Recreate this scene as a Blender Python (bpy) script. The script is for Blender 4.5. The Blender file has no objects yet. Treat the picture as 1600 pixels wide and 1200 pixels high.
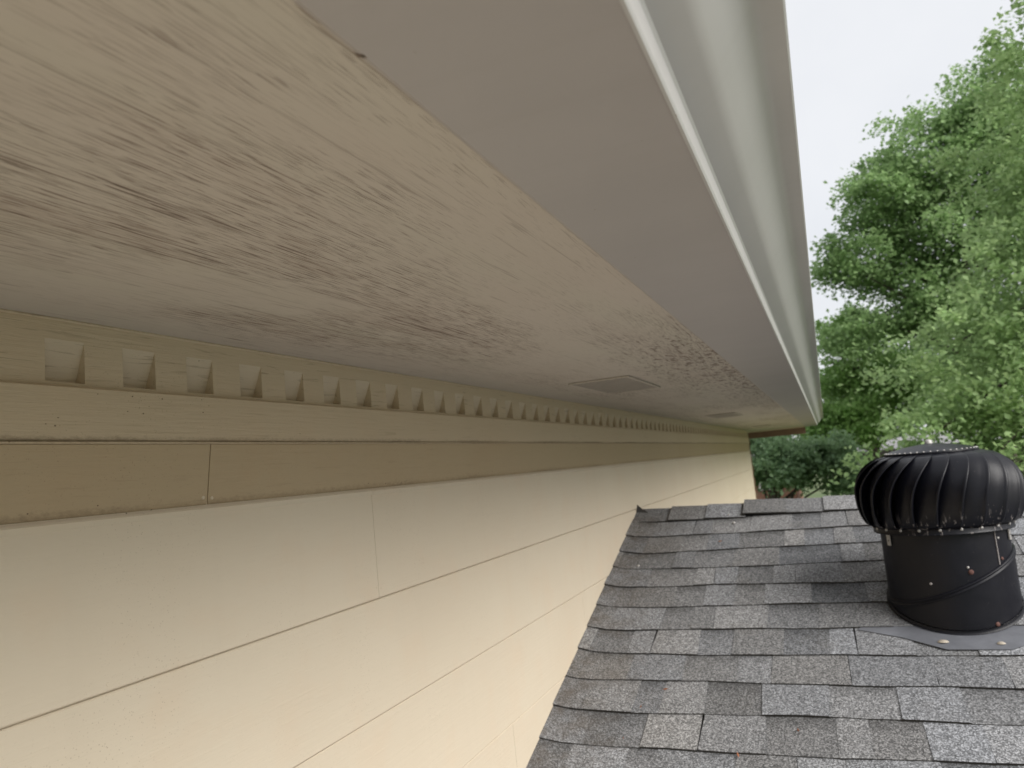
import bpy, math, random
import numpy as np
from mathutils import Matrix, Vector
random.seed(7); RNG = np.random.default_rng(11)
S = bpy.context.scene
COL = S.collection
# ---------------------------------------------------------------- camera
cam = bpy.data.cameras.new('camera'); camo = bpy.data.objects.new('camera', cam); COL.objects.link(camo)
cam.sensor_width = 36.0; cam.lens = 36.0*1170/1600
cam.clip_start = 0.02; cam.clip_end = 2000
R = ((0.91808188, 0.13113103, 0.3740726), (0.38526001, -0.07312078, -0.91990656), (-0.09327581, 0.98866476, -0.1176504))
camo.matrix_world = Matrix(R).to_4x4()
cam.dof.use_dof = True; cam.dof.focus_distance = 1.15; cam.dof.aperture_fstop = 7.5; cam.dof.aperture_blades = 0
S.camera = camo
# ---------------------------------------------------------------- light
SUN_EL, SUN_AZ = math.radians(36), math.radians(112)      # azimuth from +Y (along the wall) towards +X
w = bpy.data.worlds.new('World'); S.world = w; w.use_nodes = True
nt = w.node_tree; bg = nt.nodes['Background']
sky = nt.nodes.new('ShaderNodeTexSky'); sky.sky_type = 'NISHITA'; sky.sun_disc = False
sky.sun_elevation = SUN_EL; sky.sun_rotation = SUN_AZ; sky.air_density = 1.0; sky.dust_density = 4.0
tc = nt.nodes.new('ShaderNodeTexCoord'); nz = nt.nodes.new('ShaderNodeTexNoise'); nz.inputs['Scale'].default_value = 2.2
nz.inputs['Detail'].default_value = 5; nt.links.new(tc.outputs['Generated'], nz.inputs['Vector'])
cr = nt.nodes.new('ShaderNodeValToRGB'); cr.color_ramp.elements[0].position = .25; cr.color_ramp.elements[1].position = .75
cr.color_ramp.elements[0].color = (.80, .82, .86, 1); cr.color_ramp.elements[1].color = (1, 1, 1, 1)
nt.links.new(nz.outputs['Fac'], cr.inputs['Fac'])
sc = nt.nodes.new('ShaderNodeVectorMath'); sc.operation = 'SCALE'; sc.inputs['Scale'].default_value = 6.5
nt.links.new(cr.outputs['Color'], sc.inputs[0])
mx = nt.nodes.new('ShaderNodeMix'); mx.data_type = 'RGBA'; mx.inputs['Factor'].default_value = .88
nt.links.new(sky.outputs['Color'], mx.inputs['A']); nt.links.new(sc.outputs['Vector'], mx.inputs['B'])
nt.links.new(mx.outputs['Result'], bg.inputs['Color']); bg.inputs['Strength'].default_value = 0.1
sl = bpy.data.lights.new('sun', 'SUN'); so = bpy.data.objects.new('sun', sl); COL.objects.link(so)
sl.energy = 2.7; sl.angle = math.radians(44); sl.color = (1, .975, .94)
sd = Vector((math.sin(SUN_AZ)*math.cos(SUN_EL), math.cos(SUN_AZ)*math.cos(SUN_EL), math.sin(SUN_EL)))
so.rotation_euler = sd.to_track_quat('Z', 'Y').to_euler()
S.view_settings.view_transform = 'Standard'; S.view_settings.look = 'None'; S.view_settings.gamma = 1
S.view_settings.exposure = 0.7
S.render.engine = 'CYCLES'
S.cycles.max_bounces = 10; S.cycles.diffuse_bounces = 6

# ---------------------------------------------------------------- helpers
class N:
    """small node-tree writer"""
    def __init__(s, name):
        s.m = bpy.data.materials.new(name); s.m.use_nodes = True; s.t = s.m.node_tree
        s.b = s.t.nodes['Principled BSDF']; s.out = s.t.nodes['Material Output']
        s.pos = s.t.nodes.new('ShaderNodeNewGeometry').outputs['Position']
    def n(s, typ, **kw):
        x = s.t.nodes.new('ShaderNode'+typ)
        for k, v in kw.items(): setattr(x, k, v)
        return x
    def l(s, a, b): s.t.links.new(a, b)
    def setin(s, sock, v):
        if isinstance(v, bpy.types.NodeSocket): s.l(v, sock)
        elif v is not None: sock.default_value = v
    def scale(s, v, sx, sy, sz):
        x = s.n('Mapping'); s.l(v, x.inputs[0]); x.inputs['Scale'].default_value = (sx, sy, sz); return x.outputs[0]
    def noise(s, v, scale=1, detail=4, rough=.5, dist=0):
        x = s.n('TexNoise'); s.l(v, x.inputs['Vector']); x.inputs['Scale'].default_value = scale
        x.inputs['Detail'].default_value = detail; x.inputs['Roughness'].default_value = rough
        x.inputs['Distortion'].default_value = dist; return x.outputs['Fac']
    def vor(s, v, scale, out='Distance', rnd=1, feature='F1'):
        x = s.n('TexVoronoi', feature=feature); s.l(v, x.inputs['Vector']); x.inputs['Scale'].default_value = scale
        x.inputs['Randomness'].default_value = rnd; return x.outputs[out]
    def ramp(s, v, a, b, lo=0., hi=1.):
        x = s.n('MapRange', clamp=True); s.setin(x.inputs[0], v)
        x.inputs[1].default_value = a; x.inputs[2].default_value = b; x.inputs[3].default_value = lo; x.inputs[4].default_value = hi
        return x.outputs[0]
    def math(s, op, a, b=None):
        x = s.n('Math', operation=op); s.setin(x.inputs[0], a); s.setin(x.inputs[1], b); return x.outputs[0]
    def mix(s, f, a, b, blend='MIX'):
        x = s.n('Mix', data_type='RGBA', blend_type=blend); s.setin(x.inputs['Factor'], f)
        for k, v in (('A', a), ('B', b)):
            s.setin(x.inputs[k], v if isinstance(v, bpy.types.NodeSocket) else (*v, 1)); 
        return x.outputs['Result']
    def bump(s, h, strength, dist, prev=None):
        x = s.n('Bump'); x.inputs['Strength'].default_value = strength; x.inputs['Distance'].default_value = dist
        s.l(h, x.inputs['Height'])
        if prev is not None: s.l(prev, x.inputs['Normal'])
        return x.outputs[0]
    def fin(s, col=None, rough=None, normal=None, metal=0, spec=.5):
        s.setin(s.b.inputs['Base Color'], col if isinstance(col, bpy.types.NodeSocket) else (*col, 1))
        s.setin(s.b.inputs['Roughness'], rough); s.b.inputs['Metallic'].default_value = metal
        s.b.inputs['Specular IOR Level'].default_value = spec
        if normal is not None: s.l(normal, s.b.inputs['Normal'])
        return s.m

class MB:
    """collects polygons; build() links them as one mesh object"""
    def __init__(s): s.v = []; s.f = []; s.mi = []
    def poly(s, pts, mi=0):
        i = len(s.v); s.v += [tuple(p) for p in pts]; s.f.append(tuple(range(i, i+len(pts)))); s.mi.append(mi); return s
    def box(s, x0, x1, y0, y1, z0, z1):
        i = len(s.v); s.v += [(x, y, z) for z in (z0, z1) for y in (y0, y1) for x in (x0, x1)]
        for q in ((0, 2, 3, 1), (4, 5, 7, 6), (0, 1, 5, 4), (2, 6, 7, 3), (0, 4, 6, 2), (1, 3, 7, 5)):
            s.f.append(tuple(i+k for k in q)); s.mi.append(0)
        return s
    def extrude_y(s, prof, y0, y1, closed=True):
        """profile of (x,z) extruded from y0 to y1"""
        i = len(s.v); n = len(prof)
        s.v += [(x, y0, z) for x, z in prof] + [(x, y1, z) for x, z in prof]
        for k in range(n if closed else n-1):
            j = (k+1) % n; s.f.append((i+k, i+j, i+n+j, i+n+k)); s.mi.append(0)
        if closed:
            s.f.append(tuple(i+k for k in reversed(range(n)))); s.f.append(tuple(i+n+k for k in range(n))); s.mi += [0, 0]
        return s
    def lathe(s, prof, c, seg=48, a0=0., a1=2*math.pi, closed=False):
        """rings of (r,z) around vertical axis at c"""
        i = len(s.v); n = len(prof); full = abs(a1-a0-2*math.pi) < 1e-6; m = seg if full else seg+1
        for k in range(m):
            a = a0+(a1-a0)*k/seg
            for r, z in prof: s.v.append((c[0]+r*math.cos(a), c[1]+r*math.sin(a), c[2]+z))
        for k in range(seg):
            k2 = (k+1) % m
            for j in range(n-1): s.f.append((i+k*n+j, i+k2*n+j, i+k2*n+j+1, i+k*n+j+1)); s.mi.append(0)
        return s
    def tube(s, pts, rad, seg=8):
        pts = [Vector(p) for p in pts]; i = len(s.v); n = len(pts)
        if not hasattr(rad, '__len__'): rad = [rad]*n
        for k, p in enumerate(pts):
            d = (pts[min(k+1, n-1)]-pts[max(k-1, 0)]).normalized()
            a = d.cross(Vector((.3, .1, 1) if abs(d.z) < .9 else (1, 0, 0))).normalized(); b = d.cross(a)
            for j in range(seg):
                t = 2*math.pi*j/seg; s.v.append(tuple(p+(a*math.cos(t)+b*math.sin(t))*rad[k]))
        for k in range(n-1):
            for j in range(seg):
                j2 = (j+1) % seg; s.f.append((i+k*seg+j, i+k*seg+j2, i+(k+1)*seg+j2, i+(k+1)*seg+j)); s.mi.append(0)
        s.f.append(tuple(i+j for j in reversed(range(seg)))); s.f.append(tuple(i+(n-1)*seg+j for j in range(seg))); s.mi += [0, 0]
        return s
    def build(s, name, mat, parent=None, smooth=False, bevel=0, loc=None):
        o0 = Vector((0, 0, 0))
        if parent is not None:
            o0 = parent.matrix_basis.translation.copy()
            p = parent.parent
            while p is not None: o0 += p.matrix_basis.translation; p = p.parent
        if loc is not None: own = Vector(loc)
        else: own = Vector(o0)
        me = bpy.data.meshes.new(name)
        me.from_pydata([tuple(Vector(v)-own) for v in s.v], [], s.f); me.update()
        for m in (mat if isinstance(mat, (list, tuple)) else [mat]): me.materials.append(m)
        if any(s.mi): me.polygons.foreach_set('material_index', s.mi)
        if smooth: me.polygons.foreach_set('use_smooth', [True]*len(me.polygons))
        o = bpy.data.objects.new(name, me); COL.objects.link(o)
        o.location = own-o0
        if parent is not None: o.parent = parent
        if bevel:
            b = o.modifiers.new('bevel', 'BEVEL'); b.width = bevel; b.segments = 2; b.limit_method = 'ANGLE'
        return o

def tag(o, label=None, cat=None, group=None, kind=None):
    for k, v in (('label', label), ('category', cat), ('group', group), ('kind', kind)):
        if v: o[k] = v
    return o
def empty(name, loc):
    o = bpy.data.objects.new(name, None); COL.objects.link(o); o.location = loc; o.empty_display_size = .2; return o
def autosmooth(o, ang=35):
    me = o.data
    me.polygons.foreach_set('use_smooth', [True]*len(me.polygons))
    try: me.set_sharp_from_angle(angle=math.radians(ang))
    except Exception: pass

# ---------------------------------------------------------------- materials
def mat_paint(name, base, grain=1., speck=1., blotch=1., grime=None, rough=.6, crack=0.):
    q = N(name); P = q.pos
    c = q.mix(q.ramp(q.noise(P, 1.7, 3), .35, .7, 0, .55*blotch), base, tuple(base[i]*(.93, .90, .88)[i] for i in range(3)))
    c = q.mix(q.ramp(q.noise(P, 6, 4, .6), .5, .8, 0, .4*blotch), c, tuple(base[i]*(1.0, .90, .84)[i] for i in range(3)))
    # faint vertical streaks
    st = q.noise(q.scale(P, 1, 22, 1.2), 1, 3); c = q.mix(q.ramp(st, .55, .8, 0, .09*blotch), c, tuple(b*.78 for b in base))
    # dirt specks
    sp = q.vor(q.scale(P, 1, 1, 1.3), 55); rnd = q.n('TexVoronoi'); q.l(q.scale(P, 1, 1, 1.3), rnd.inputs['Vector']); rnd.inputs['Scale'].default_value = 55
    sx = q.n('SeparateColor'); q.l(rnd.outputs['Color'], sx.inputs[0])
    patch = q.ramp(q.noise(P, 4, 3), .42, .68)
    k = q.math('MULTIPLY', q.ramp(sp, .11, .06), q.math('GREATER_THAN', q.math('ADD', sx.outputs[0], q.math('MULTIPLY', patch, .32)), 1.02))
    c = q.mix(q.math('MULTIPLY', k, .75*speck), c, (.10, .065, .035))
    fine = q.vor(P, 210); c = q.mix(q.math('MULTIPLY', q.math('MULTIPLY', q.ramp(fine, .26, .10), q.math('MULTIPLY', patch, q.ramp(q.noise(P, 95, 2), .46, .58))), .5*speck), c, (.22, .15, .09))
    if grime is not None:      # list of (z, width, strength): dirt collected above/below a horizontal edge
        sep = q.n('SeparateXYZ'); q.l(P, sep.inputs[0])
        for z, wd, sg in grime:
            d = q.math('ABSOLUTE', q.math('SUBTRACT', sep.outputs[2], z))
            g = q.ramp(q.math('ADD', d, q.math('MULTIPLY', q.math('SUBTRACT', q.noise(q.scale(P, 1, .5, 1), 160, 5, .75), .5), wd*3.2)), wd, 0, 0, sg)
            nearf = q.ramp(q.noise(q.scale(P, 0, 1, 0), 2.3, 3), .38, .6, .25, 1)
            c = q.mix(q.math('MULTIPLY', g, nearf), c, (.09, .055, .03))
    if crack:
        ck = q.noise(q.scale(P, 150, 9, 170), 1, 3, .6, .5); cp_ = q.ramp(q.noise(P, 5, 3), .38, .6)
        ckm = q.math('MULTIPLY', q.ramp(ck, .60, .66), q.ramp(cp_, 0, 1, .15, 1)); c = q.mix(q.math('MULTIPLY', ckm, .6*crack), c, (.13, .085, .05))
    g1 = q.noise(q.scale(P, 140, 5, 140), 1, 5, .65); g2 = q.noise(q.scale(P, 300, 60, 300), 1, 3)
    nrm = q.bump(g1, .55*grain, .0022); nrm = q.bump(g2, .3*grain, .0008, nrm)
    nrm = q.bump(q.noise(P, 3, 2), .25, .006, nrm)
    return q.fin(c, rough, nrm, spec=.35)

CREAM = (.62, .54, .42)
M_siding = mat_paint('cream_siding_paint', CREAM, .7)
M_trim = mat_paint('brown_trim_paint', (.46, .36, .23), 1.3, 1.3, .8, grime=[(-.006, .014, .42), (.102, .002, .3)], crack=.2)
M_frieze = mat_paint('frieze_paint', (.555, .455, .32), 1.4, 1.2, .8, grime=[(.106, .006, .5)], crack=.25)
M_dentil = mat_paint('dentil_paint', (.57, .47, .335), 1.6, 1.2, .8, grime=[(.282, .002, .4)], crack=.6)
M_notch = mat_paint('notch_lit_paint', (.585, .495, .375), 1.6, 1., .5, crack=.7)  # notch backs: pinker paint, lightened to carry bounce light in the colour

def mat_soffit():
    q = N('weathered_soffit_paint'); P = q.pos; base = (.515, .468, .412)
    c = q.mix(q.ramp(q.noise(P, 2.4, 3), .35, .7), base, (.505, .45, .395))
    c = q.mix(q.ramp(q.noise(q.scale(P, 9, 1, 1), 1, 3), .45, .75, 0, .5), c, (.50, .48, .40))
    # patches where the paint has checked open
    sp = q.n('SeparateXYZ'); q.l(P, sp.inputs[0])
    bias = q.math('MULTIPLY', q.math('MULTIPLY', q.ramp(sp.outputs[0], -.95, -.82), q.ramp(sp.outputs[0], -.48, -.62)), q.ramp(sp.outputs[1], 1.9, 1.2, 0, .10))
    warp = q.math('ADD', q.math('SUBTRACT', q.noise(q.scale(P, 3.5, 1.3, 1), 1, 4, .6), .02), bias)
    patch = q.ramp(warp, .47, .60)
    patch2 = q.ramp(q.math('ADD', q.noise(q.scale(P, 16, 3, 1), 1, 3, .6), bias), .54, .62)
    # keep clear band next to the wall
    clear = q.ramp(sp.outputs[0], -.97, -.88)
    d1 = q.noise(q.scale(P, 850, 17, 1), 1, 1, .5, .05)      # thin dashes running along the eave
    k1 = q.math('MULTIPLY', q.ramp(d1, .60, .618), q.math('MULTIPLY', q.ramp(patch, 0, 1, .06, .9), clear))
    ln = q.math('ABSOLUTE', q.math('SUBTRACT', q.noise(q.scale(P, 34, .55, 1), 1, 3.5, .62, .1), .5))
    br_ = q.ramp(q.noise(q.scale(P, 60, 7, 1), 1, 2), .46, .52)
    k2 = q.math('MULTIPLY', q.math('MULTIPLY', q.ramp(ln, .011, .005), br_), q.ramp(patch, 0, 1, .35, 1))
    k3 = q.math('MULTIPLY', q.ramp(d1, .455, .50), q.math('MULTIPLY', q.math('MULTIPLY', patch2, patch), clear))
    # flaking near the far stretch of gutter edge
    far = q.math('MULTIPLY', q.ramp(sp.outputs[0], -.60, -.30), q.math('MULTIPLY', q.ramp(sp.outputs[1], 1.5, 2.3), q.ramp(sp.outputs[1], 6.2, 3.8)))
    k4 = q.math('MULTIPLY', q.ramp(q.math('ADD', q.noise(q.scale(P, 70, 20, 1), 1, 5, .75), q.math('MULTIPLY', q.math('SUBTRACT', far, 1.), .10)), .52, .545), q.ramp(far, .05, .3))
    c = q.mix(q.math('MULTIPLY', k3, .5), c, (.33, .265, .22))
    k = q.math('MAXIMUM', q.math('MAXIMUM', k1, k2), k4)
    d3 = q.noise(q.scale(P, 700, 24, 1), 1, 1, .5)
    k = q.math('MAXIMUM', k, q.math('MULTIPLY', q.ramp(d3, .645, .657), q.math('MULTIPLY', q.ramp(warp, .40, .56, .1, .8), clear)))
    c = q.mix(q.math('MULTIPLY', k, .85), c, (.13, .09, .07))
    seam = q.ramp(q.math('ADD', q.math('ABSOLUTE', q.math('ADD', sp.outputs[0], .243)), q.math('MULTIPLY', q.noise(P, 14, 4), .02)), .018, .006, 0, .7)
    c = q.mix(seam, c, (.22, .16, .12))
    h = q.math('SUBTRACT', q.noise(q.scale(P, 120, 5, 1), 1, 5, .6), q.math('MULTIPLY', k, .9))
    nrm = q.bump(h, .25, .0012); nrm = q.bump(q.noise(P, 4, 2), .3, .006, nrm)
    return q.fin(c, .6, nrm, spec=.3)
M_soffit = mat_soffit()

def mat_gutter(name, col, rough):
    q = N(name); P = q.pos
    c = q.mix(q.ramp(q.noise(P, 5, 4), .4, .7, 0, .5), col, tuple(x*.9 for x in col))
    sp = q.vor(q.scale(P, 1, .5, 1), 60); rnd = q.noise(P, 9, 3)
    c = q.mix(q.math('MULTIPLY', q.ramp(sp, .08, .04), q.ramp(rnd, .5, .6, 0, .6)), c, (.25, .2, .16))
    st = q.noise(q.scale(P, 1, 60, 2), 1, 4); c = q.mix(q.ramp(st, .5, .8, 0, .10), c, tuple(x*t_ for x, t_ in zip(col, (.74, .71, .66))))
    nrm = q.bump(q.noise(q.scale(P, 1, .6, 1), 9, 2), .12, .004); nrm = q.bump(q.noise(P, 500, 2), .1, .0004, nrm)
    return q.fin(c, rough, nrm, spec=.5)
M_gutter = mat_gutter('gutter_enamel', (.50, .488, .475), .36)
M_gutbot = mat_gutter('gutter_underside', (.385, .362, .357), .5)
def mat_plain(name, col, rough=.6, metal=0., var=.2, scale=8, bump=.1, spec=.5):
    q = N(name); P = q.pos
    c = q.mix(q.ramp(q.noise(P, scale, 5, .6), .35, .7), col, tuple(x*(1-var) for x in col))
    return q.fin(c, q.ramp(q.noise(P, scale*1.7, 4), .3, .7, rough*.85, min(1, rough*1.15)), q.bump(q.noise(P, scale*20, 3), bump, .002), metal, spec)
M_brown = mat_plain('brown_fascia_paint', (.20, .125, .085), .6)
M_brownpipe = mat_plain('brown_cable', (.16, .09, .05), .5)
M_white = mat_plain('white_paint', (.72, .70, .66), .5, var=.1)
M_dark = mat_plain('dark_lead', (.035, .033, .032), .6)
M_vent = mat_plain('vent_mesh_paint', (.43, .38, .33), .8, var=.15, scale=30, bump=.6)
M_nail = mat_plain('galvanised_nail', (.40, .385, .37), .45, .3)
M_rust = mat_plain('rusty_screw', (.11, .05, .04), .8)
M_caulk = mat_plain('caulk_blob', (.42, .37, .30), .7, var=.3, scale=60)

def mat_shingle():
    q = N('asphalt_shingle_granules'); P = q.pos
    at = q.n('Attribute', attribute_name='tone'); sp = q.n('SeparateColor'); q.l(at.outputs['Color'], sp.inputs[0])
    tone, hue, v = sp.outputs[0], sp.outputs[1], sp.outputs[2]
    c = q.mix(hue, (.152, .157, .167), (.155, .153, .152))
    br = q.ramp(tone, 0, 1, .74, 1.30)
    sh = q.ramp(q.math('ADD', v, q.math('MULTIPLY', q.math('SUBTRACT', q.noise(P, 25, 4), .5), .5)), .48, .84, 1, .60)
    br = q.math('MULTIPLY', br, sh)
    vc = q.n('TexVoronoi'); q.l(P, vc.inputs['Vector']); vc.inputs['Scale'].default_value = 270
    g = q.n('SeparateColor'); q.l(vc.outputs['Color'], g.inputs[0])
    gr = q.ramp(q.math('POWER', g.outputs[0], 1.6), 0, 1, .48, 2.1)
    gr2 = q.ramp(q.noise(P, 130, 3, .7), .3, .7, .72, 1.3)
    br = q.math('MULTIPLY', q.math('MULTIPLY', br, gr), gr2)
    mul = q.n('VectorMath', operation='SCALE'); q.l(c, mul.inputs[0]); q.l(br, mul.inputs['Scale'])
    # moss and brown dust in places
    ms = q.ramp(q.noise(P, 3.5, 5, .65), .58, .75, 0, .2)
    c2 = q.mix(ms, mul.outputs[0], (.12, .10, .07))
    sx = q.n('SeparateXYZ'); q.l(P, sx.inputs[0])
    dust = q.math('MULTIPLY', q.ramp(sx.outputs[0], -.55, -1.0, 0, 1), q.ramp(q.noise(P, 9, 5, .7), .42, .7, .1, .85))
    c2 = q.mix(dust, c2, (.085, .068, .052))
    nrm = q.bump(q.math('ADD', vc.outputs['Distance'], q.noise(P, 420, 2)), .8, .0016)
    return q.fin(c2, .82, nrm, spec=.35)
M_shingle = mat_shingle()
M_shedge = mat_plain('shingle_edge_asphalt', (.022, .020, .017), .9)

def mat_black(name, rough=.42, dust=.3, spec=.25, scrape=0, base=(.004, .0042, .0075)):
    q = N(name); P = q.pos
    c = q.mix(q.ramp(q.noise(P, 7, 5, .65), .5, .8, 0, .5), base, tuple(x*1.9 for x in base))
    sp = q.vor(P, 95); rn = q.noise(P, 22, 3)
    c = q.mix(q.math('MULTIPLY', q.ramp(sp, .09, .05), q.ramp(rn, .52, .60, 0, dust)), c, (.50, .45, .42))
    if scrape:
        sz_ = q.n('SeparateXYZ'); q.l(P, sz_.inputs[0]); band = q.ramp(sz_.outputs[2], -.265, -.315)
        sm_ = q.ramp(q.noise(q.scale(P, 90, 90, 16), 1, 3, .7), .60, .66); c = q.mix(q.math('MULTIPLY', q.math('MULTIPLY', band, sm_), scrape), c, (.30, .27, .26))
    r = q.ramp(q.noise(P, 16, 5, .7), .3, .75, rough*.85, rough*1.3)
    nrm = q.bump(q.noise(P, 14, 3), .12, .004)
    return q.fin(c, r, nrm, spec=spec)
M_black = mat_black('black_enamel')
M_fin = mat_black('fin_enamel', .38, .5, .28, .75)
M_flash = mat_black('flashing_sheen_enamel', .34, .35, .6, 0, (.12, .125, .14))  # grey base colour stands in for sky sheen on the satin black plate
M_scrape = mat_plain('scraped_metal', (.34, .31, .30), .5, .2)

def mat_leaf(name, a, b, trans=.35, hs=1.1):
    q = N(name); P = q.pos
    geo = q.n('NewGeometry'); rnd = geo.outputs['Random Per Island']
    c = q.mix(rnd, a, b)
    c = q.mix(q.ramp(q.noise(P, hs, 3), .35, .65, 0, .6), c, tuple(x*.5 for x in a))
    q.fin(c, .55, None, spec=.35)
    tr = q.n('BsdfTranslucent'); tc_ = q.mix(.5, c, tuple(min(1, x*1.8) for x in b)); q.l(tc_, tr.inputs[0])
    ms = q.n('MixShader'); ms.inputs[0].default_value = trans
    q.l(q.b.outputs[0], ms.inputs[1]); q.l(tr.outputs[0], ms.inputs[2]); q.l(ms.outputs[0], q.out.inputs[0])
    return q.m
M_leafL = mat_leaf('leaf_light', (.255, .395, .15), (.43, .57, .27))
M_leafD = mat_leaf('leaf_dark', (.19, .31, .12), (.33, .47, .21))
M_leafM = mat_leaf('leaf_mid', (.14, .24, .12), (.25, .36, .19))
M_leafY = mat_leaf('leaf_yellow_green', (.18, .32, .09), (.31, .48, .16))
M_bark = mat_plain('bark', (.10, .08, .065), .9, var=.5, scale=12, bump=.8)

# ---------------------------------------------------------------- ground
GZ = -4.5
q = N('lawn'); c = q.mix(q.ramp(q.noise(q.pos, .4, 6, .6), .35, .65), (.07, .11, .035), (.11, .13, .055)); M_lawn = q.fin(c, .9, q.bump(q.noise(q.pos, 30, 3), .6, .03))
q = N('bounce_slab_concrete'); c = q.mix(q.ramp(q.noise(q.pos, 1.2, 6, .6), .35, .65), (.34, .335, .325), (.27, .265, .26)); M_conc = q.fin(c, .85, q.bump(q.noise(q.pos, 60, 3), .3, .003))
g = MB(); nseg = 24
for i in range(nseg):
    for j in range(nseg):
        xs = [-500+1000*i/nseg, -500+1000*(i+1)/nseg]; ys = [-500+1000*j/nseg, -500+1000*(j+1)/nseg]
        g.poly([(xs[0], ys[0], GZ), (xs[1], ys[0], GZ), (xs[1], ys[1], GZ), (xs[0], ys[1], GZ)])
tag(g.build('ground', M_lawn), kind='structure')
g = MB(); g.box(-1.0, 12, -9, .35, GZ-.1, GZ+.02); tag(g.build('unseen_bounce_slab', M_conc), kind='structure')  # unseen slab added to bounce light up onto the soffit

# ---------------------------------------------------------------- the house
house = empty('house', (-1, 5, GZ))
tag(house, 'cream sided house with weathered soffit, dentil frieze and grey shingled lower roof', 'house')
Y0, Y1 = -7.0, 11.05  # eave and wall run on unseen behind the camera to hold back light
# siding boards --------------------------------------------------
wb = MB()
wb.box(-8.5, -1.004, Y0, Y1-.012, GZ, .09); wb.box(-8.5, -1.05, Y0, Y1-.013, .0905, .28)                                # sheathing and body behind the boards
wb.build('wall', M_siding, house)
sd_ = MB()
tops = [-.0085-.2515*k for k in range(0, 18)]
joints = {0: [1.512, 5.1], 1: [4.83], 2: [.2, 3.0], 3: [2.2]}
for k, zt in enumerate(tops):
    zb = max(zt-.2487, GZ); cuts = [Y0]+joints.get(k, [random.uniform(0, 3)])+[Y1]
    for a, b in zip(cuts[:-1], cuts[1:]):
        y0 = a+.0006; y1 = b-.0006
        if k == 0: prof = [(-1.022, zt), (-.993, zt), (-.991, zt-.003), (-.9965, zt-.012), (-.995, zb+.002), (-.997, zb), (-1.022, zb)]
        else: prof = [(-1.022, zt), (-1.0005, zt), (-.9985, zt-.002), (-.995, zb+.002), (-.997, zb), (-1.022, zb)]
        sd_.extrude_y(prof, y0, y1)
sd_.build('siding', M_siding, house)
tb = MB()
for a, b in ((Y0, 1.0095), (1.0115, 5.6), (5.602, Y1)):
    tb.extrude_y([(-1.022, .0995), (-.988, .0995), (-1.0025, -.0045), (-1.022, -.0045)], a, b)
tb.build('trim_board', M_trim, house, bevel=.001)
fz = MB(); fz.extrude_y([(-1.022, .184), (-.989, .184), (-.985, .181), (-.985, .106), (-.989, .1035), (-.983, .1025), (-.983, .0998), (-1.022, .0998)], Y0, Y1)
fz.build('frieze_board', M_frieze, house, bevel=.0008)
# dentil moulding: recessed slanted notches cut in a flat board ---
dm = MB(); xf = -.9985; zb_, zt_, top = .1845, .252, .2835; wn, dp = .061, .025
def crimp(y): return math.sin(y*9.1)*.0015
n0 = int((Y0-.717)/.1277); ys = [.717+.1277*k for k in range(n0, 200) if .717+.1277*k+wn < Y1-.05]
zl = .190
dm.poly([(xf, Y0, zb_), (xf, Y1, zb_), (xf, Y1, zl), (xf, Y0, zl)])
dm.poly([(xf, Y0, zt_), (xf, Y1, zt_), (xf, Y1, top), (xf, Y0, top)])
prev = Y0
for y in ys:
    j = random.uniform(-.0015, .0015); a, b = y+j, y+wn+random.uniform(-.002, .002)
    d = dp*random.uniform(.85, 1.1)
    dm.poly([(xf, prev, zl), (xf, a, zl), (xf, a, zt_), (xf, prev, zt_)])
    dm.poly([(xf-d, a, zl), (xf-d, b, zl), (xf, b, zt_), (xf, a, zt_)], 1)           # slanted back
    dm.poly([(xf, b, zl), (xf, b, zt_), (xf-d, b, zl)])                          # far cheek
    dm.poly([(xf, a, zl), (xf-d, a, zl), (xf, a, zt_)])                          # near cheek
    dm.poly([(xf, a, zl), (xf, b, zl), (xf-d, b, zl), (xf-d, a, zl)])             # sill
    prev = b
dm.poly([(xf, prev, zl), (xf, Y1, zl), (xf, Y1, zt_), (xf, prev, zt_)])
dm.poly([(xf, Y0, top), (xf, Y1, top), (-1.05, Y1, top), (-1.05, Y0, top)])
dm.poly([(xf, Y1, zb_), (-1.05, Y1, zb_), (-1.05, Y1, top), (xf, Y1, top)])
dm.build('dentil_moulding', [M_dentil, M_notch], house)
nl = MB()
def disc(m, x, y, z, r, t=.0012, seg=10):
    i = len(m.v)
    for k in range(seg): m.v.append((x, y+r*math.cos(k*2*math.pi/seg), z+r*math.sin(k*2*math.pi/seg)))
    for k in range(seg): m.v.append((x+t, y+.75*r*math.cos(k*2*math.pi/seg), z+.75*r*math.sin(k*2*math.pi/seg)))
    for k in range(seg): m.f.append((i+k, i+(k+1) % seg, i+seg+(k+1) % seg, i+seg+k)); m.mi.append(0)
    m.f.append(tuple(i+seg+k for k in range(seg))); m.mi.append(0)
for y, z, x in ((1.000, .008, -1.0008), (1.020, .006, -1.001), (1.505, -.232, -.9958), (1.524, -.236, -.9957), (1.083, -.243, -.9957), (.80, -.247, -.9957), (4.84, -.20, -.9965), (4.2, -.225, -.9958), (3.15, -.30, -.998)):
    m = MB(); disc(m, x, y, z, .0035); m.build('nail_head', M_siding, house)
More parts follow.
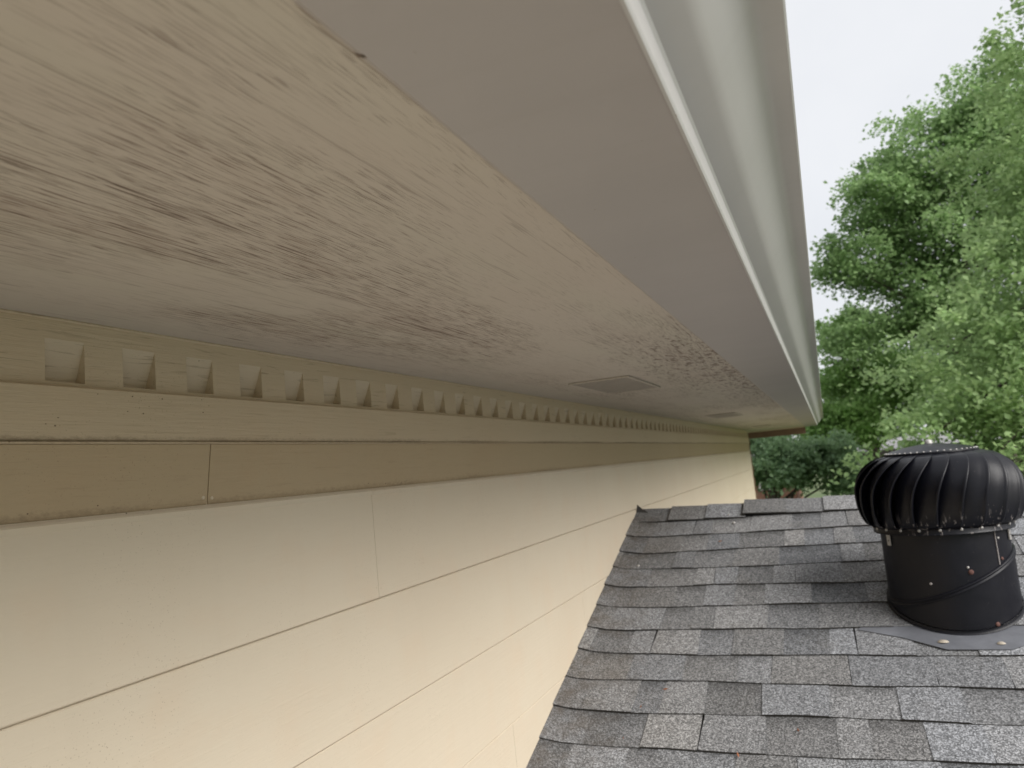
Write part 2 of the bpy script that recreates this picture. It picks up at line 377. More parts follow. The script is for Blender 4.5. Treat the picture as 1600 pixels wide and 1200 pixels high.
# soffit ---------------------------------------------------------
EY = 12.0; SZ = .2825
sf = MB(); sf.box(-8.5, -.2465, Y0, EY, SZ+.0005, SZ+.02); so_ = sf.build('soffit', M_soffit, house)
bd = MB(); bd.tube([(-.9965, Y0+i*.35, SZ-.0005+random.uniform(-.0006, .0006)) for i in range(39)], .0035, 6)
bd.build('caulk_bead', M_dentil, house, smooth=True)
for (a, b) in ((2.42, 2.92), (5.55, 6.1), (9.2, 9.8)):
    v = MB(); v.box(-.765, -.575, a, b, SZ-.004, SZ-.0005)
    for k in range(18): 
        x = -.76+k*.0103; v.box(x, x+.004, a+.01, b-.01, SZ-.0055, SZ-.0035)
    vo = v.build('soffit_vent', M_vent, so_)
    fr = MB(); t = .010
    fr.box(-.765-t, -.765, a-t, b+t, SZ-.0058, SZ-.0003); fr.box(-.575, -.575+t, a-t, b+t, SZ-.0058, SZ-.0003)
    fr.box(-.765, -.575, a-t, a, SZ-.0057, SZ-.0003); fr.box(-.765, -.575, b, b+t, SZ-.0057, SZ-.0003)
    fr.build('vent_frame', M_soffit, so_, bevel=.001)
M_clump = mat_plain('cobweb_dirt', (.27, .21, .165), .9)
for k_, (x_, y_) in enumerate(((-.2445, .395),)):
    m = MB(); rd = random.Random(k_); sz = rd.uniform(.0022, .0042); pr = [(.0002, -sz*.8), (sz*.6, -sz*.6), (sz, -sz*.1), (sz*.9, .0004)]
    m.lathe(pr, (x_, y_, SZ-.0016), 9); m.v = [(v[0]+rd.uniform(-.3, .3)*sz, v[1]+rd.uniform(-.4, .4)*sz*2, v[2]+rd.uniform(-.2, 0)*sz) for v in m.v]
    m.build('dirt_clump', M_clump, so_, smooth=True)
# gutter ---------------------------------------------------------
gz = SZ-.003
bx, bz = -.0785, gz+.001
prof = [(-.247, gz+.001), (-.245, gz-.001), (-.16, gz), (bx-.003, bz)]
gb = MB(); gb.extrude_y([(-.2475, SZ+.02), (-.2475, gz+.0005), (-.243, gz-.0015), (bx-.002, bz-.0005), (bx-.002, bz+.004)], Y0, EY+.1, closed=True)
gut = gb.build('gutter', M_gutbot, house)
fp = [(bx-.0018, bz-.0015), (bx+.001, bz-.001), (bx+.0025, bz+.002), (bx+.003, bz+.016), (bx+.003, bz+.024)]
fp += [(bx+.005, bz+.0275), (bx+.014, bz+.0325), (bx+.026, bz+.039), (bx+.031, bz+.0425), (bx+.037, bz+.049), (bx+.048, bz+.064), (bx+.060, bz+.081), (bx+.067, bz+.0895), (bx+.0715, bz+.0935), (bx+.0765, bz+.0955), (bx+.086, bz+.0962), (bx+.0945, bz+.0968), (bx+.0965, bz+.099), (bx+.097, bz+.110), (bx+.094, bz+.113)]
gf = MB(); gf.extrude_y(fp, Y0, EY+.1, closed=False)
i = len(gf.v); back = [(x-.003, z+.003) for x, z in fp]
gf.extrude_y(back, Y0, EY+.1, closed=False)
o = gf.build('gutter_front', M_gutter, gut); autosmooth(o, 22)
ec = MB(); ec.poly([(x, EY+.1, z) for x, z in fp]+[(-.247, EY+.1, bz+.114), (-.247, EY+.1, gz)]); ec.build('gutter_end_cap', M_gutter, gut)
# end fascia and far overhang
ef = MB(); ef.box(-8.5, -.2475, EY, EY+.03, SZ-.105, SZ+.16); ef.build('end_fascia', M_brown, house)
ef = MB(); ef.box(-8.5, -.26, EY-.16, EY-.001, SZ-.012, SZ-.0005); ef.build('end_trim_board', M_siding, house)
# cornering
ct = MB(); ct.box(-1.03, -.9935, Y1+.0005, Y1+.035, GZ, .262); ct.build('corner_board', M_siding, house)
cb = MB(); cb.tube([(-.985+.006*math.sin(i*1.7), Y1+.02+.01*math.sin(i*2.3), .16-i*.05) for i in range(26)], .006, 6); cb.build('cable', M_brownpipe, house, smooth=True)
# upper roof
ur = MB(); pz = .40; rz = 2.4
ur.poly([(-.22, Y0, pz), (-.22, EY+.1, pz), (-4.6, EY-4, rz), (-4.6, Y0, rz)]); ur.poly([(-.22, EY+.1, pz), (-9, EY+.1, pz), (-4.6, EY-4, rz)]); ur.poly([(-9, EY+.1, pz), (-9, Y0, pz), (-4.6, Y0, rz), (-4.6, EY-4, rz)])
ur.poly([(-.22, Y0, pz-.03), (-9, Y0, pz-.03), (-9, EY+.1, pz-.03), (-.22, EY+.1, pz-.03)])
ur.poly([(-.22, Y0, pz-.03), (-.22, EY+.1, pz-.03), (-.22, EY+.1, pz), (-.22, Y0, pz)])
ur.build('upper_roof', M_shedge, house)
fs = MB(); fs.box(-.2475, -.240, Y0, EY, SZ+.021, pz-.032); fs.build('fascia_board', M_siding, house)

# ---------------------------------------------------------------- lower shingled roof
SL = .3622; AZ = -1.7687; TH = math.atan(SL); CT, ST = math.cos(TH), math.sin(TH)
def RP(x, y, h=0.):                      # point at height h (normal to the slope) over roof plane at (x,y)
    return (x, y-h*ST, AZ+SL*y+h*CT)
YR = 4.115
def curl(x): return .022*math.exp(-(x+1.0)/.055)
def wob(x, k): return .0045*math.sin(x*3.1+k*1.7)+.003*math.sin(x*7.3+k*2.9)+.0018*math.sin(x*19+k*5)
sh = MB(); tones = []
XR = 3.2; EXP = .1547
kmin = -9; kmax = 9
for k in range(kmin, kmax+1):
    yb = 2.41+EXP*k
    if k == kmax: yt = YR
    x = -1.0-random.uniform(0, .2); prevraised = False
    segs = []
    while x < XR:
        wd = random.choice((.09, .12, .15, .18, .2, .25)); raised = not prevraised if random.random() < .8 else prevraised
        segs.append((max(x, -1.0), min(x+wd, XR), raised)); x += wd; prevraised = raised
    for (a, b, raised) in segs:
        if b-a < .004: continue
        t = (.0098 if raised else .0072)+random.uniform(-.001, .001); tn = random.random()*.75+(.25 if raised else 0); hu = random.random()
        db = random.uniform(-.0012, .0012)+(-.0005 if raised else .0005); sl = random.uniform(-.007, .007) if raised else 0.
        n = max(1, int((b-a)/.05)) if a < -.75 else max(1, int((b-a)/.08))
        gap = .0011 if raised else .0004; ov = 0. if raised else .009
        up = min(yb+EXP+.03, YR)
        base = len(sh.v)
        for i in range(n+1):
            f_ = i/n; xb = max(a+gap-ov, -1.0)+(b-a-2*gap+2*ov)*f_; off = sl*(1-2*f_)
            xt = max(xb+off, -1.0)
            y0 = yb+wob(xb, k)+db
            c0 = curl(xb)
            h0 = t+c0; h1 = t*.35-.002+c0*.95
            ym = yb+EXP*.8+wob(xb, k+1)*.5
            sh.v += [RP(xb, y0, -.004), RP(xb, y0-.0005, h0-.0008), RP(xb, y0+.002, h0), RP(xt, up, h1)]
        for i in range(n):
            p = base+i*4
            for r, (v0, v1) in enumerate(((1, 1), (0, 0), (0, 1))):
                sh.f.append((p+r, p+4+r, p+5+r, p+r+1)); sh.mi.append(1 if r == 0 else 0)
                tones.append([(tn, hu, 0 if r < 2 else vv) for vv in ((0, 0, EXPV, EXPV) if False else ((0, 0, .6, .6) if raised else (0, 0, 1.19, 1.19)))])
        for e in (0, n):                     # side edges
            p = base+e*4; fc = (p, p+1, p+2, p+3)
            sh.f.append(fc if e == 0 else fc[::-1]); sh.mi.append(0); tones.append([(tn*.5, hu, 1)]*4)
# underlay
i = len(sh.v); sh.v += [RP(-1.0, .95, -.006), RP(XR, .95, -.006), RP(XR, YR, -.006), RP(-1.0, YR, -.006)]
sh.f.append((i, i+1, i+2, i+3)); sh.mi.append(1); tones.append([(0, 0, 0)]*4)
# far side of the ridge
i = len(sh.v); zr = AZ+SL*YR
sh.v += [(-1, YR, zr+.003), (XR, YR, zr+.003), (XR, YR+3.2, zr-.003-1.16), (-1, YR+3.2, zr-1.163)]
sh.f.append((i, i+1, i+2, i+3)); sh.mi.append(0); tones.append([(.5, .5, 0)]*4)
lr = sh.build('shingle_roof', [M_shingle, M_shedge], house)
def put_tone(o, tones):
    ca = o.data.color_attributes.new('tone', 'FLOAT_COLOR', 'CORNER'); arr = []
    for t in tones:
        for c_ in t: arr += [c_[0], c_[1], min(1, c_[2]), 1]
    ca.data.foreach_set('color', arr)
put_tone(lr, tones)
# ridge caps
x = XR+.02; idx = 0; cx = -1.0
caps = []
while cx < XR:
    caps.append((cx, cx+random.uniform(.20, .22))); cx += .19
rc = MB(); tn_ = []
for n_, (a, b) in enumerate(caps):
    h0 = .016+random.uniform(0, .003)+(.010 if n_ == 3 else 0); h1 = h0-.008; tn = random.random(); hu = random.random(); b = min(b, XR)
    fr_ = YR-.150+random.uniform(-.004, .004); zt = AZ+SL*YR
    bk = YR+.12
    A = [RP(a+.001, fr_, h0), RP(b, fr_, h1), (b, YR, zt+h1*1.06), (a+.001, YR, zt+h0*1.06)]
    i = len(rc.v); rc.v += A+[RP(a+.001, fr_-.0006, h0-.007), RP(b, fr_-.0006, h1-.008), (a+.001, bk, zt-.12*SL+h0), (b, bk, zt-.12*SL+h1), (a+.001, YR, zt+h0*1.06-.007)]
    for fc, mi_ in (((0, 1, 2, 3), 0), ((4, 5, 1, 0), 1), ((3, 2, 7, 6), 0), ((0, 3, 8, 4), 1)):
        rc.f.append(tuple(i+z for z in fc)); rc.mi.append(mi_); tn_.append([(tn*.8, hu, 0)]*4)
rco = rc.build('ridge_cap', [M_shingle, M_shedge], lr); put_tone(rco, tn_)
for (x, y) in ((-.50, YR-.125), (-.385, YR-.120), (-.47, 3.90), (-.88, 3.52)):
    m = MB(); c_ = RP(x, y, .024 if y > 4 else .013); m.lathe([(.0001, .003), (.005, .002), (.0065, 0), (.006, -.006)], c_, 10); m.build('roofing_nail', M_nail, lr, smooth=True)
lf = MB(); a = RP(-.998, YR-.03, .01)
lf.poly([(-.996, YR-.06, a[2]-.02), (-.93, YR-.05, a[2]+.0), (-.965, YR-.03, a[2]+.018), (-.996, YR-.02, a[2]+.045)])
lf.poly([(-.996, YR-.055, a[2]-.02), (-.996, YR-.015, a[2]+.045), (-.965, YR-.025, a[2]+.018), (-.93, YR-.045, a[2])]); lf.build('flashing_corner', M_dark, lr)
gw = MB(); gw.box(-.9975, 3.15, 1.1, 1.12, GZ, AZ+SL*1.1-.02); gw.box(3.12, 3.15, 1.12, YR*2-1.1, GZ, AZ+SL*1.1-.02)
gw.box(-.9975, 3.15, YR*2-1.12, YR*2-1.1, GZ, AZ+SL*1.1-.02); gw.build('lower_wall', M_siding, house)
# loose leaf litter
M_litter = mat_plain('dry_leaf_litter', (.27, .10, .045), .8, var=.5, scale=40)
def lit_label(x, y):
    if x < -.5 and y > 3.5: return 'rust brown leaf scrap high on the roof, farthest from the camera'
    return 'tiny rust brown scrap of dry leaf lying low on the grey shingles near the wall'
lits = [(-.62, 2.67), (-.19, 2.50), (-.72, 2.435), (-.69, 2.58), (-.36, 2.39), (-.52, 3.71)]
for x, y in lits:
    m = MB(); p = Vector(RP(x, y, .014)); a = random.uniform(0, 6.28); L = random.uniform(.006, .012); wdt = L*.28
    d = Vector((math.cos(a), math.sin(a)*CT, math.sin(a)*ST)); s_ = Vector((-math.sin(a), math.cos(a)*CT, math.cos(a)*ST)); up = Vector((0, -ST, CT))
    m.poly([p-d*L, p+s_*wdt+up*.002, p+d*L+up*.003, p-s_*wdt])
    m.poly([p-d*L-up*.001, p-s_*wdt-up*.001, p+d*L+up*.002, p+s_*wdt+up*.001])
    tag(m.build('dry_leaf', M_litter, loc=p), lit_label(x, y), 'leaf', 'scraps of dry leaf on the shingles')

# ---------------------------------------------------------------- turbine vent
TX, TY = .353, 3.19; TZ = AZ+SL*TY; CR = .209
tv = empty('roof_turbine_vent', (TX, TY, TZ)); tag(tv, 'round black metal turbine vent with curved fins on the grey shingle roof', 'roof vent')
C0 = (TX, TY, 0)
# flashing plate and flared collar
pl = MB(); pts = [(-.30, 3.06), (-.335, 3.015), (-.20, 2.965), (-.075, 2.893), (.11, 2.893), (.235, 2.965), (.36, 3.015), (.33, 3.06)]
ph = lambda y: .0135-(y-2.893)*.055
top = [RP(TX+x, y, ph(y)) for x, y in pts]; bot = [RP(TX+x, y, ph(y)-.002) for x, y in pts]
ic = [RP(TX+x*.5, 3.05, .0165) for x in ()]
pl.poly(top); pl.poly(bot[::-1])
for i in range(len(pts)):
    j = (i+1) % len(pts); pl.poly([bot[i], bot[j], top[j], top[i]])
fl = pl.build('base_flashing', M_flash, tv)
# flare: smooth skirt from plate up to the pipe
sk = MB(); seg = 72; rings = []
for rr, hh in ((CR+.009, .0100), (CR+.006, .0120), (CR+.0035, .015), (CR+.0022, .021)):
    ring = []
    for k in range(seg):
        a = 2*math.pi*k/seg; x = TX+rr*math.cos(a); y = TY+rr*math.sin(a); xx = x
        y2 = max(y, 2.897+.0) if rr > CR+.01 else y
        ring.append(RP(xx, y2, hh))
    rings.append(ring)
i = len(sk.v)
for r_ in rings: sk.v += r_
for a in range(len(rings)-1):
    for k in range(seg):
        k2 = (k+1) % seg; sk.f.append((i+a*seg+k, i+a*seg+k2, i+(a+1)*seg+k2, i+(a+1)*seg+k)); sk.mi.append(0)
sk.build('flashing_collar', M_black, fl, smooth=True)
# lower pipe, cut obliquely by the seam
def seam_z(a):      # world z of the oblique seam at angle a
    return -.505+.088*math.cos(a-math.radians(20))
lp = MB(); seg = 96; i = 0
def ringpts(r, zf): return [(TX+r*math.cos(2*math.pi*k/seg), TY+r*math.sin(2*math.pi*k/seg), zf(2*math.pi*k/seg)) for k in range(seg)]
def loft(m, rings):
    i = len(m.v); n = len(rings[0])
    for r_ in rings: m.v += r_
    for a in range(len(rings)-1):
        for k in range(n):
            k2 = (k+1) % n; m.f.append((i+a*n+k, i+a*n+k2, i+(a+1)*n+k2, i+(a+1)*n+k)); m.mi.append(0)
botz = lambda a: AZ+SL*(TY+CR*math.sin(a))+.02
loft(lp, [ringpts(CR+.002, botz), ringpts(CR+.002, lambda a: botz(a)*.5+seam_z(a)*.5), ringpts(CR+.003, lambda a: seam_z(a)-.010)])
p = lp.build('lower_pipe', M_black, tv, smooth=True)
sm = MB()
prof_s = [(0, -.013), (.005, -.011), (.0055, -.007), (.001, -.004), (.001, -.001), (.0055, .002), (.005, .006), (-.002, .008)]
loft(sm, [ringpts(CR+.002+dr, (lambda dz: (lambda a: seam_z(a)+dz))(dz)) for dr, dz in prof_s]); sm.build('seam_bead', M_black, tv, smooth=True)
UZ = -.338
up_ = MB(); loft(up_, [ringpts(CR-.001, lambda a: seam_z(a)+.004), ringpts(CR-.001, lambda a: UZ*.5+seam_z(a)*.5), ringpts(CR-.002, lambda a: UZ+.02)])
upo = up_.build('upper_pipe', M_black, tv, smooth=True)
ang = lambda px_x: math.asin(px_x)
def surf(a, z, r): return (TX+r*math.cos(a), TY+r*math.sin(a), z)
# vertical lap seam
vs = MB(); a0 = math.radians(-49)
for aa, bb in ((0, .004), ):
    vs.poly([surf(a0, seam_z(a0)+.01, CR+.0015), surf(a0+.02, seam_z(a0)+.01, CR+.0005), surf(a0+.02, UZ, CR-.0005), surf(a0, UZ, CR+.0015)])
    vs.poly([surf(a0, seam_z(a0)+.01, CR-.002), surf(a0, seam_z(a0)+.01, CR+.0015), surf(a0, UZ, CR+.0015), surf(a0, UZ, CR-.002)])
vs.build('lap_seam', M_scrape, upo)
def dome(a, z, r, rad, mat, name, parent, h=.5):
    m = MB(); c_ = Vector(surf(a, z, r)); nrm = Vector((math.cos(a), math.sin(a), 0)); u = Vector((-math.sin(a), math.cos(a), 0)); v = Vector((0, 0, 1))
    i = 0; rr = [(1, -.3), (1, 0), (.85, .3), (.5, .48), (.02, .55)]
    for q_, hh in rr:
        for k in range(10):
            t = 2*math.pi*k/10; m.v.append(tuple(c_+u*(q_*rad*math.cos(t))+v*(q_*rad*math.sin(t))+nrm*(hh*rad*2*h)))
    for a_ in range(len(rr)-1):
        for k in range(10): m.f.append((a_*10+k, a_*10+(k+1) % 10, (a_+1)*10+(k+1) % 10, (a_+1)*10+k)); m.mi.append(0)
    m.f.append(tuple(40+k for k in range(10))); m.mi.append(0)
    return m.build(name, mat, parent, smooth=True)
dome(math.radians(-45), -.375, CR, .0045, M_nail, 'screw', upo)
dome(math.radians(-78), -.478, CR, .009, M_rust, 'screw', upo, .4); dome(math.radians(-80), -.462, CR, .0045, M_nail, 'screw', upo)
dome(math.radians(-44), -.445, CR, .006, M_rust, 'screw', upo, .4); dome(math.radians(-113), -.515, CR+.002, .0045, M_scrape, 'screw', tv)
dome(math.radians(-62), -.655, CR+.003, .008, M_rust, 'screw', tv, .4)
for a_ in (-152, -24):
    a = math.radians(a_); m = MB(); n_ = Vector((math.cos(a), math.sin(a), 0)); u = Vector((-math.sin(a), math.cos(a), 0)); c_ = Vector((TX, TY, 0))+n_*(CR+.001)
    wdt = .009
    for (z0, z1, o1, o0) in ((-.39, -.33, .003, 0),):
        A = [c_+u*-wdt+Vector((0, 0, z0)), c_+u*wdt+Vector((0, 0, z0)), c_+u*wdt+Vector((0, 0, z1)), c_+u*-wdt+Vector((0, 0, z1))]
        B = [p_+n_*.004 for p_ in A]
        m.poly(B); m.poly(A[::-1])
        for i in range(4): m.poly([A[i], A[(i+1) % 4], B[(i+1) % 4], B[i]])
    bo = m.build('bracket', M_nail, tv, bevel=.001)
    dome(a, -.372, CR+.004, .004, M_dark, 'bolt', bo)
# specks of roof cement blobs on flashing
for x, y, s_ in ((.275, 2.935, .012), (.44, 2.925, .009)):
    m = MB(); m.lathe([(.0001, .006), (s_*.4, .0055), (s_*.8, .003), (s_, -.001)], RP(x, y, .0125), 12); m.v = [(x+(v[0]-x)*1.5, v[1], v[2]) for v in m.v]; m.build('sealant_blob', M_caulk, fl, smooth=True)
# head
hd = empty('turbine_head', (0, 0, 0)); hd.parent = tv; hd.location = (0, 0, -.335-TZ)
HB, HT = -.332, -.068; NF = 22; RB, RM, RTOP = .226, .270, .150
def head_r(t):      # profile radius for t 0 (bottom) .. 1 (top)
    z = HB+(HT-HB)*t
    if t < .5: u = (.5-t)/.5; r = RB+(RM-RB)*math.sqrt(max(0, 1-u**2.2))
    else: u = (t-.5)/.5; r = RTOP+(RM-RTOP)*max(0, 1-u**2.0)**.55
    return r, z
NS = 18
for k in range(NF):
    m = MB(); th = 2*math.pi*k/NF
    cross = [(-.02, -.034), (.03, -.032), (.2, -.026), (.45, -.017), (.7, -.008), (.92, -.002), (.98, .003), (1.03, .0075), (1.09, .0075), (1.12, .001)]
    dth = 2*math.pi/NF
    cols = len(cross); 
    for si in range(NS+1):
        t = si/NS; r, z = head_r(t); e = math.sin(math.pi*min(1, max(0, t)))**.6
        tw = .08*(t-.5)+.30*t*t*t
        for (f_, dr) in cross:
            a = th+dth*f_+tw; rr = r+dr*(e*.95+.05)
            m.v.append((TX+rr*math.cos(a), TY+rr*math.sin(a), z))
    for si in range(NS):
        for c_ in range(cols-1):
            p = si*cols+c_; m.f.append((p, p+1, p+cols+1, p+cols)); m.mi.append(0)
    fo = m.build('fin', M_fin, hd, smooth=True)
    sol = fo.modifiers.new('solid', 'SOLIDIFY'); sol.thickness = .0015
# bottom ring, top ring, cap
br_ = MB(); br_.lathe([(RB-.012, .006), (RB+.001, .010), (RB+.002, -.012), (RB+.004, -.016), (RB+.002, -.019), (RB-.012, -.019), (RB-.012, .006)], (TX, TY, HB+.002), 72); autosmooth(br_.build('bottom_ring', M_fin, hd), 40)
cp = MB(); cp.lathe([(RTOP-.02, -.012), (RTOP+.004, -.006), (RTOP+.008, -.001), (RTOP+.007, .004), (RTOP-.002, .006), (.13, .013), (.08, .024), (.03, .031), (.0005, .033)], (TX, TY, HT), 72); autosmooth(cp.build('cap', M_fin, hd), 30)
bl = MB(); bl.lathe([(.0005, .016), (.007, .015), (.012, .010), (.014, 0), (.014, -.006)], (TX, TY, HT+.032), 14); bl.build('cap_bolt', M_nail, hd, smooth=True)
ax = MB(); ax.lathe([(.008, -.3), (.008, .02)], (TX, TY, HT), 10); ax.build('axle', M_dark, tv)
inn = MB(); inn.lathe([(.001, 0), (CR-.02, 0)], (TX, TY, UZ-.02), 40); inn.build('inner_baffle', M_dark, tv)
for k in range(NF):
    a = 2*math.pi*(k+.5)/NF-.14
    dome(a, HB+.001, RB+.002, .0058, M_nail, 'rivet', hd, .6)
for k in range(NF*2):
    a = 2*math.pi*(k+.3)/(NF*2); m = MB(); L = .006
    m.lathe([(.0005, .002), (.003, .0015), (.0038, -.001)], surf(a, HT+.0058, RTOP+.001), 8); m.build('ring_rivet', M_nail, hd, smooth=True)
# scrape marks low on fins
for k, (a_, z_, l_) in enumerate(((-105, -.285, .02), (-92, -.292, .018), (-80, -.29, .02), (-68, -.29, .014), (-55, -.288, .02), (-40, -.285, .022), (-125, -.29, .018), (-88, -.245, .010))):
    pass

# ---------------------------------------------------------------- trees
def leaf_mesh(name, centers, sizes, mat, parent, droop=.4):
    n = len(centers)
    nrm = RNG.normal(size=(n, 3)); nrm[:, 2] = np.abs(nrm[:, 2])+.5; nrm /= np.linalg.norm(nrm, axis=1)[:, None]
    d = RNG.normal(size=(n, 3)); d[:, 2] -= droop; d -= nrm*(d*nrm).sum(1)[:, None]; d /= np.linalg.norm(d, axis=1)[:, None]
    s_ = np.cross(nrm, d); L = sizes[:, None]
    base = centers-d*L*.5; tip = centers+d*L*.55; fold = nrm*L*.12
    l_ = centers-s_*L*.36+fold-d*L*.05; r_ = centers+s_*L*.36+fold-d*L*.05
    V = np.stack([base, r_, tip, l_], 1).reshape(-1, 3)
    me = bpy.data.meshes.new(name); me.vertices.add(4*n); me.vertices.foreach_set('co', V.astype(np.float32).ravel())
    idx = np.arange(n)*4
    F = np.stack([idx, idx+1, idx+2, idx, idx+2, idx+3], 1).astype(np.int32).ravel()
    me.loops.add(6*n); me.loops.foreach_set('vertex_index', F)
    me.polygons.add(2*n); me.polygons.foreach_set('loop_start', np.arange(0, 6*n, 3, dtype=np.int32)); me.polygons.foreach_set('loop_total', np.full(2*n, 3, np.int32))
    me.update(calc_edges=True); me.validate(); me.materials.append(mat)
    o = bpy.data.objects.new(name, me); COL.objects.link(o); o.parent = parent
    return o
def tree(name, label, cat, x, y, trunk_h, lobes, mat, leaf, n_cl, per, clr, group=None, tr=.22, seed=1, gz=GZ, hollow=.35):
    """lobes: (cx,cy,cz,rx,ry,rz) in world; leaves gathered in clusters on boughs"""
    global RNG
    RNG = np.random.default_rng(seed); rnd = random.Random(seed)
    t = empty(name, (x, y, gz)); tag(t, label, cat, group)
    org = np.array([x, y, gz]); C = []
    vol = np.array([l[3]*l[4]*l[5] for l in lobes])**(2/3); vol = vol/vol.sum()
    for l, f_ in zip(lobes, vol):
        m = max(3, int(n_cl*f_)); u = RNG.normal(size=(m, 3)); u /= np.linalg.norm(u, axis=1)[:, None]
        rad = (hollow+(1-hollow)*RNG.random(m)**.6)*(1+.10*RNG.normal(size=m)); C.append(np.array(l[:3])+u*rad[:, None]*np.array(l[3:]))
    C = np.concatenate(C)-org
    k = RNG.poisson(per, len(C)); k = np.maximum(3, (k*np.exp(RNG.normal(size=len(C))*.35)).astype(int)); cc = np.repeat(C, k, 0)
    rr = np.repeat(clr*np.exp(RNG.normal(size=len(C))*.25), k)
    off = RNG.normal(size=cc.shape)*rr[:, None]*np.array([.55, .55, .34]); off[:, 2] -= .25*(off[:, 0]**2+off[:, 1]**2)/clr
    P = cc+off; sz = leaf*(.65+.7*RNG.random(len(P)))
    leaf_mesh('crown', P, sz, mat, t)
    tb_ = MB(); path = [(x+.1*math.sin(i)*tr, y+.12*math.cos(i*1.3)*tr, gz+trunk_h*i/6) for i in range(7)]
    tb_.tube(path, [tr*(1.25-.12*i) for i in range(7)], 10)
    for l in lobes:
        for b in range(4):
            e = Vector((l[0]+rnd.uniform(-.7, .7)*l[3], l[1]+rnd.uniform(-.7, .7)*l[4], l[2]+rnd.uniform(-.5, .6)*l[5]))
            s0 = Vector(path[rnd.choice((4, 5, 6))]); mid = s0.lerp(e, .45)+Vector((rnd.uniform(-.3, .3), rnd.uniform(-.3, .3), .25))
            tb_.tube([s0, s0.lerp(mid, .5), mid, mid.lerp(e, .5)+Vector((0, 0, .1)), e], [tr*.42, tr*.34, tr*.24, tr*.15, tr*.05], 6)
    tb_.build('trunk', M_bark, t, smooth=True)
    return t
tree('broadleaf_tree', 'tall bright green leafy tree filling the right edge behind the black vent', 'tree', 7.0, 17.5, 8.5,
     [(6.4, 17, 8.9, 1.9, 2, 1.8), (5.9, 16.8, 6.4, 2.3, 2.6, 1.7), (5.4, 16.5, 4.3, 2.5, 2.8, 1.7), (4.3, 16.2, 2.4, 2.3, 2.6, 1.3), (3.5, 16, 1.0, 2.4, 2.6, 1.3), (3.3, 15.4, -.9, 2.5, 2.4, 1.5), (2.15, 15, -.1, 1.2, 1.2, .9), (6.2, 16, 1, 3, 2.6, 2), (8.8, 17, 4, 3, 3, 5)], M_leafL, .105, 1350, 85, .36, seed=3, tr=.3)
tree('broadleaf_tree', 'dark green spreading tree with sky showing through its gaps, left of the bright one', 'tree', 5.0, 26, 9,
     [(6.2, 26, 9.6, 1.8, 2, 1.5), (4.5, 25.5, 8.2, 2.1, 2, 1.7), (2.7, 25, 7.4, 1.5, 1.8, 1.3), (4.3, 25.5, 5.9, 1.9, 2, 1.1), (1.8, 25, 5.5, 1.3, 1.6, 1.1), (3.2, 25.5, 4.7, 1.2, 1.5, .9), (3.6, 25.5, 3.7, 1.7, 1.8, .8), (1.5, 25, 3.2, 1.1, 1.5, .7), (5.0, 26, 2.0, 1.7, 2, 1.3), (7, 26, 5, 2, 2, 4)], M_leafD, .135, 850, 95, .45, seed=5, tr=.17)
tree('broadleaf_tree', 'yellow green open tree seen just past the end of the gutter', 'tree', 1.6, 29, 6,
     [(1.3, 29, 3.9, 1.2, 1.2, .8), (1.1, 29, 2.4, 1.2, 1.2, .9), (2.3, 29, 1.9, 1.5, 1.4, 1.2), (.9, 28, 1.05, 1.3, 1.4, .6), (.1, 27.5, .2, .8, 1, .5), (1.3, 27.5, .35, .6, 1, .4)], M_leafY, .13, 260, 100, .4, seed=8, tr=.16)
tree('broadleaf_tree', 'mid green low tree under the corner of the eave', 'tree', -1.4, 20.5, 3.6,
     [(-1.8, 20.5, -.18, 1.1, 1.2, .55), (-.6, 20.2, -.38, .95, 1.1, .55), (-1.1, 20, -.6, .5, 1.0, .25), (.15, 20.5, -.15, .55, .8, .42), (.35, 20.5, -.95, .5, .8, .3)], M_leafM, .10, 250, 90, .25, seed=12, tr=.12)
tree('broadleaf_tree', 'blue green tree farthest back, behind the neighbouring roofs', 'tree', 3.5, 46, 8,
     [(0, 46, 2.0, 3, 2, 2.2), (4, 46, 2.5, 3, 2, 2.6), (-4.5, 46, 1.6, 3, 2, 2.2), (8, 46, 4, 3, 2, 4)], M_leafM, .25, 260, 90, .9, seed=15, tr=.3)
for i, (x, y, z, lb) in enumerate(((.0, 24.5, -2.5, 'dark green shrub beside the brick house wall, below the eave corner'), (.6, 24, -2.15, 'dark green shrub just left of the black vent, above the ridge'))):
    tree('garden_shrub', lb, 'shrub', x, y, 1.2, [(x, y, z, .8, .8, .85), (x+.3, y, z-1, 1.2, 1, 1.2)], M_leafD, .09, 150, 100, .25, seed=20+i, tr=.06, group='shrubs beyond the ridge')

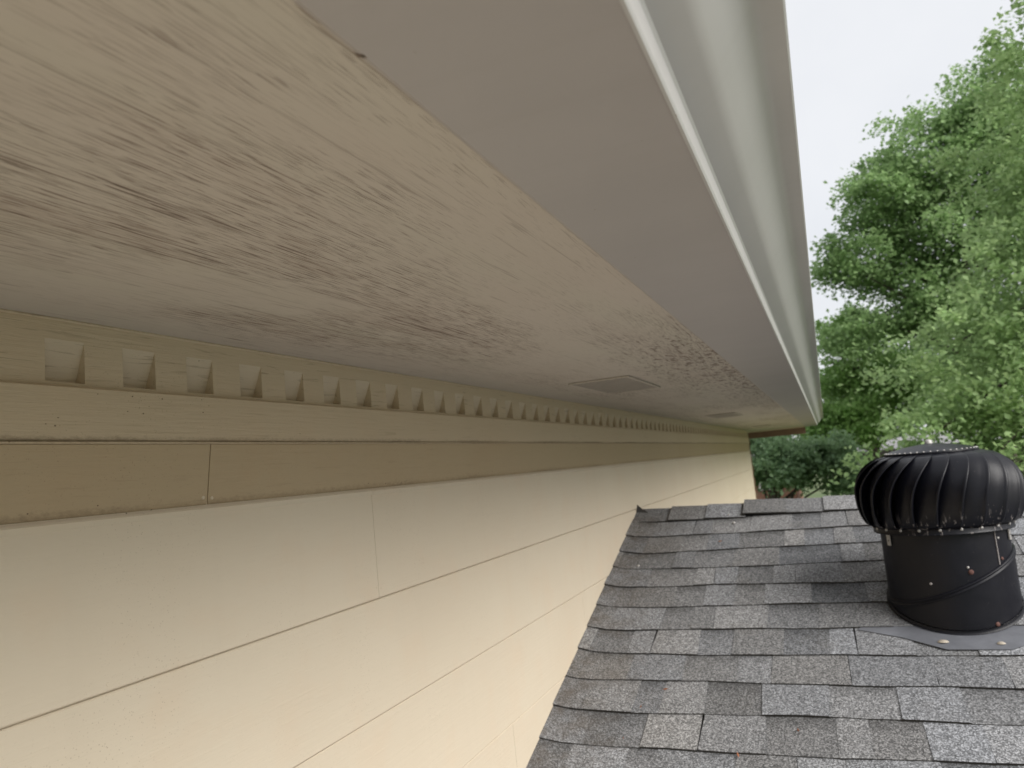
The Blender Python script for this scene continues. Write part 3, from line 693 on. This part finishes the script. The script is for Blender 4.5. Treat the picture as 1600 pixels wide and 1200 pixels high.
# ---------------------------------------------------------------- neighbours
q = N('red_brick'); bt = q.n('TexBrick'); cx_ = q.n('CombineXYZ'); sx_ = q.n('SeparateXYZ'); q.l(q.pos, sx_.inputs[0])
q.l(q.math('ADD', sx_.outputs[0], sx_.outputs[1]), cx_.inputs[0]); q.l(sx_.outputs[2], cx_.inputs[1]); q.l(cx_.outputs[0], bt.inputs['Vector'])
bt.inputs['Scale'].default_value = 4.5; bt.inputs['Color1'].default_value = (.20, .075, .045, 1); bt.inputs['Color2'].default_value = (.27, .12, .07, 1); bt.inputs['Mortar'].default_value = (.22, .19, .16, 1)
M_brick = q.fin(bt.outputs['Color'], .85)
M_grey = mat_plain('grey_brown_siding', (.085, .075, .07), .8, var=.2, scale=2)
M_lroof = mat_plain('pale_shingle_roof', (.33, .32, .34), .85, var=.25, scale=3)
M_glass = mat_plain('window_glass', (.02, .025, .03), .12, var=.1, scale=1, bump=0)
def hipped(name, label, x0, x1, y0, y1, ez, rh, wallm, roofm, wins):
    h = empty(name, ((x0+x1)/2, (y0+y1)/2, GZ)); tag(h, label, 'house')
    m = MB(); m.box(x0, x1, y0, y1, GZ, ez); m.build('wall', wallm, h)
    m = MB(); o_ = .35; a = (x0-o_, y0-o_, ez-.02); b = (x1+o_, y0-o_, ez-.02); c_ = (x1+o_, y1+o_, ez-.02); d = (x0-o_, y1+o_, ez-.02)
    hw = (y1-y0)/2; e = (x0+hw, (y0+y1)/2, ez+rh); f_ = (x1-hw, (y0+y1)/2, ez+rh)
    m.poly([a, b, f_, e]); m.poly([b, c_, f_]); m.poly([c_, d, e, f_]); m.poly([d, a, e]); m.poly([d, c_, b, a])
    m.build('roof', roofm, h)
    m = MB(); m.box(x0-o_-.03, x1+o_+.03, y0-o_-.03, y0-o_-.001, ez-.17, ez-.0); m.build('eave_fascia', wallm, h)
    for (xa, xb, za, zb) in wins:
        w_ = MB(); t = .09
        w_.box(xa-t, xa, y0-.06, y0-.002, za-t, zb+t); w_.box(xb, xb+t, y0-.06, y0-.002, za-t, zb+t); w_.box(xa, xb, y0-.058, y0-.002, zb, zb+t); w_.box(xa, xb, y0-.058, y0-.002, za-t, za)
        w_.box((xa+xb)/2-.025, (xa+xb)/2+.025, y0-.05, y0-.012, za, zb)
        wo = w_.build('window', M_white, h); p_ = MB(); p_.poly([(xa, y0-.01, za), (xb, y0-.01, za), (xb, y0-.01, zb), (xa, y0-.01, zb)]); p_.build('pane', M_glass, wo)
    return h
hipped('neighbour_house', 'dark grey brown neighbouring house with pale roof, glimpsed left of the bright tree', .45, 9.5, 31, 38, -.42, .55, M_grey, M_lroof, [(.62, 1.0, -1.25, -.72), (3, 4, -2, -.9)])
hipped('brick_house', 'red brick neighbouring house behind the low tree under the eave corner', -11, -1.45, 36, 43, -1.05, 1.3, M_brick, M_lroof, [(-2.95, -2.3, -1.75, -1.2), (-6, -5, -2.3, -1.2)])
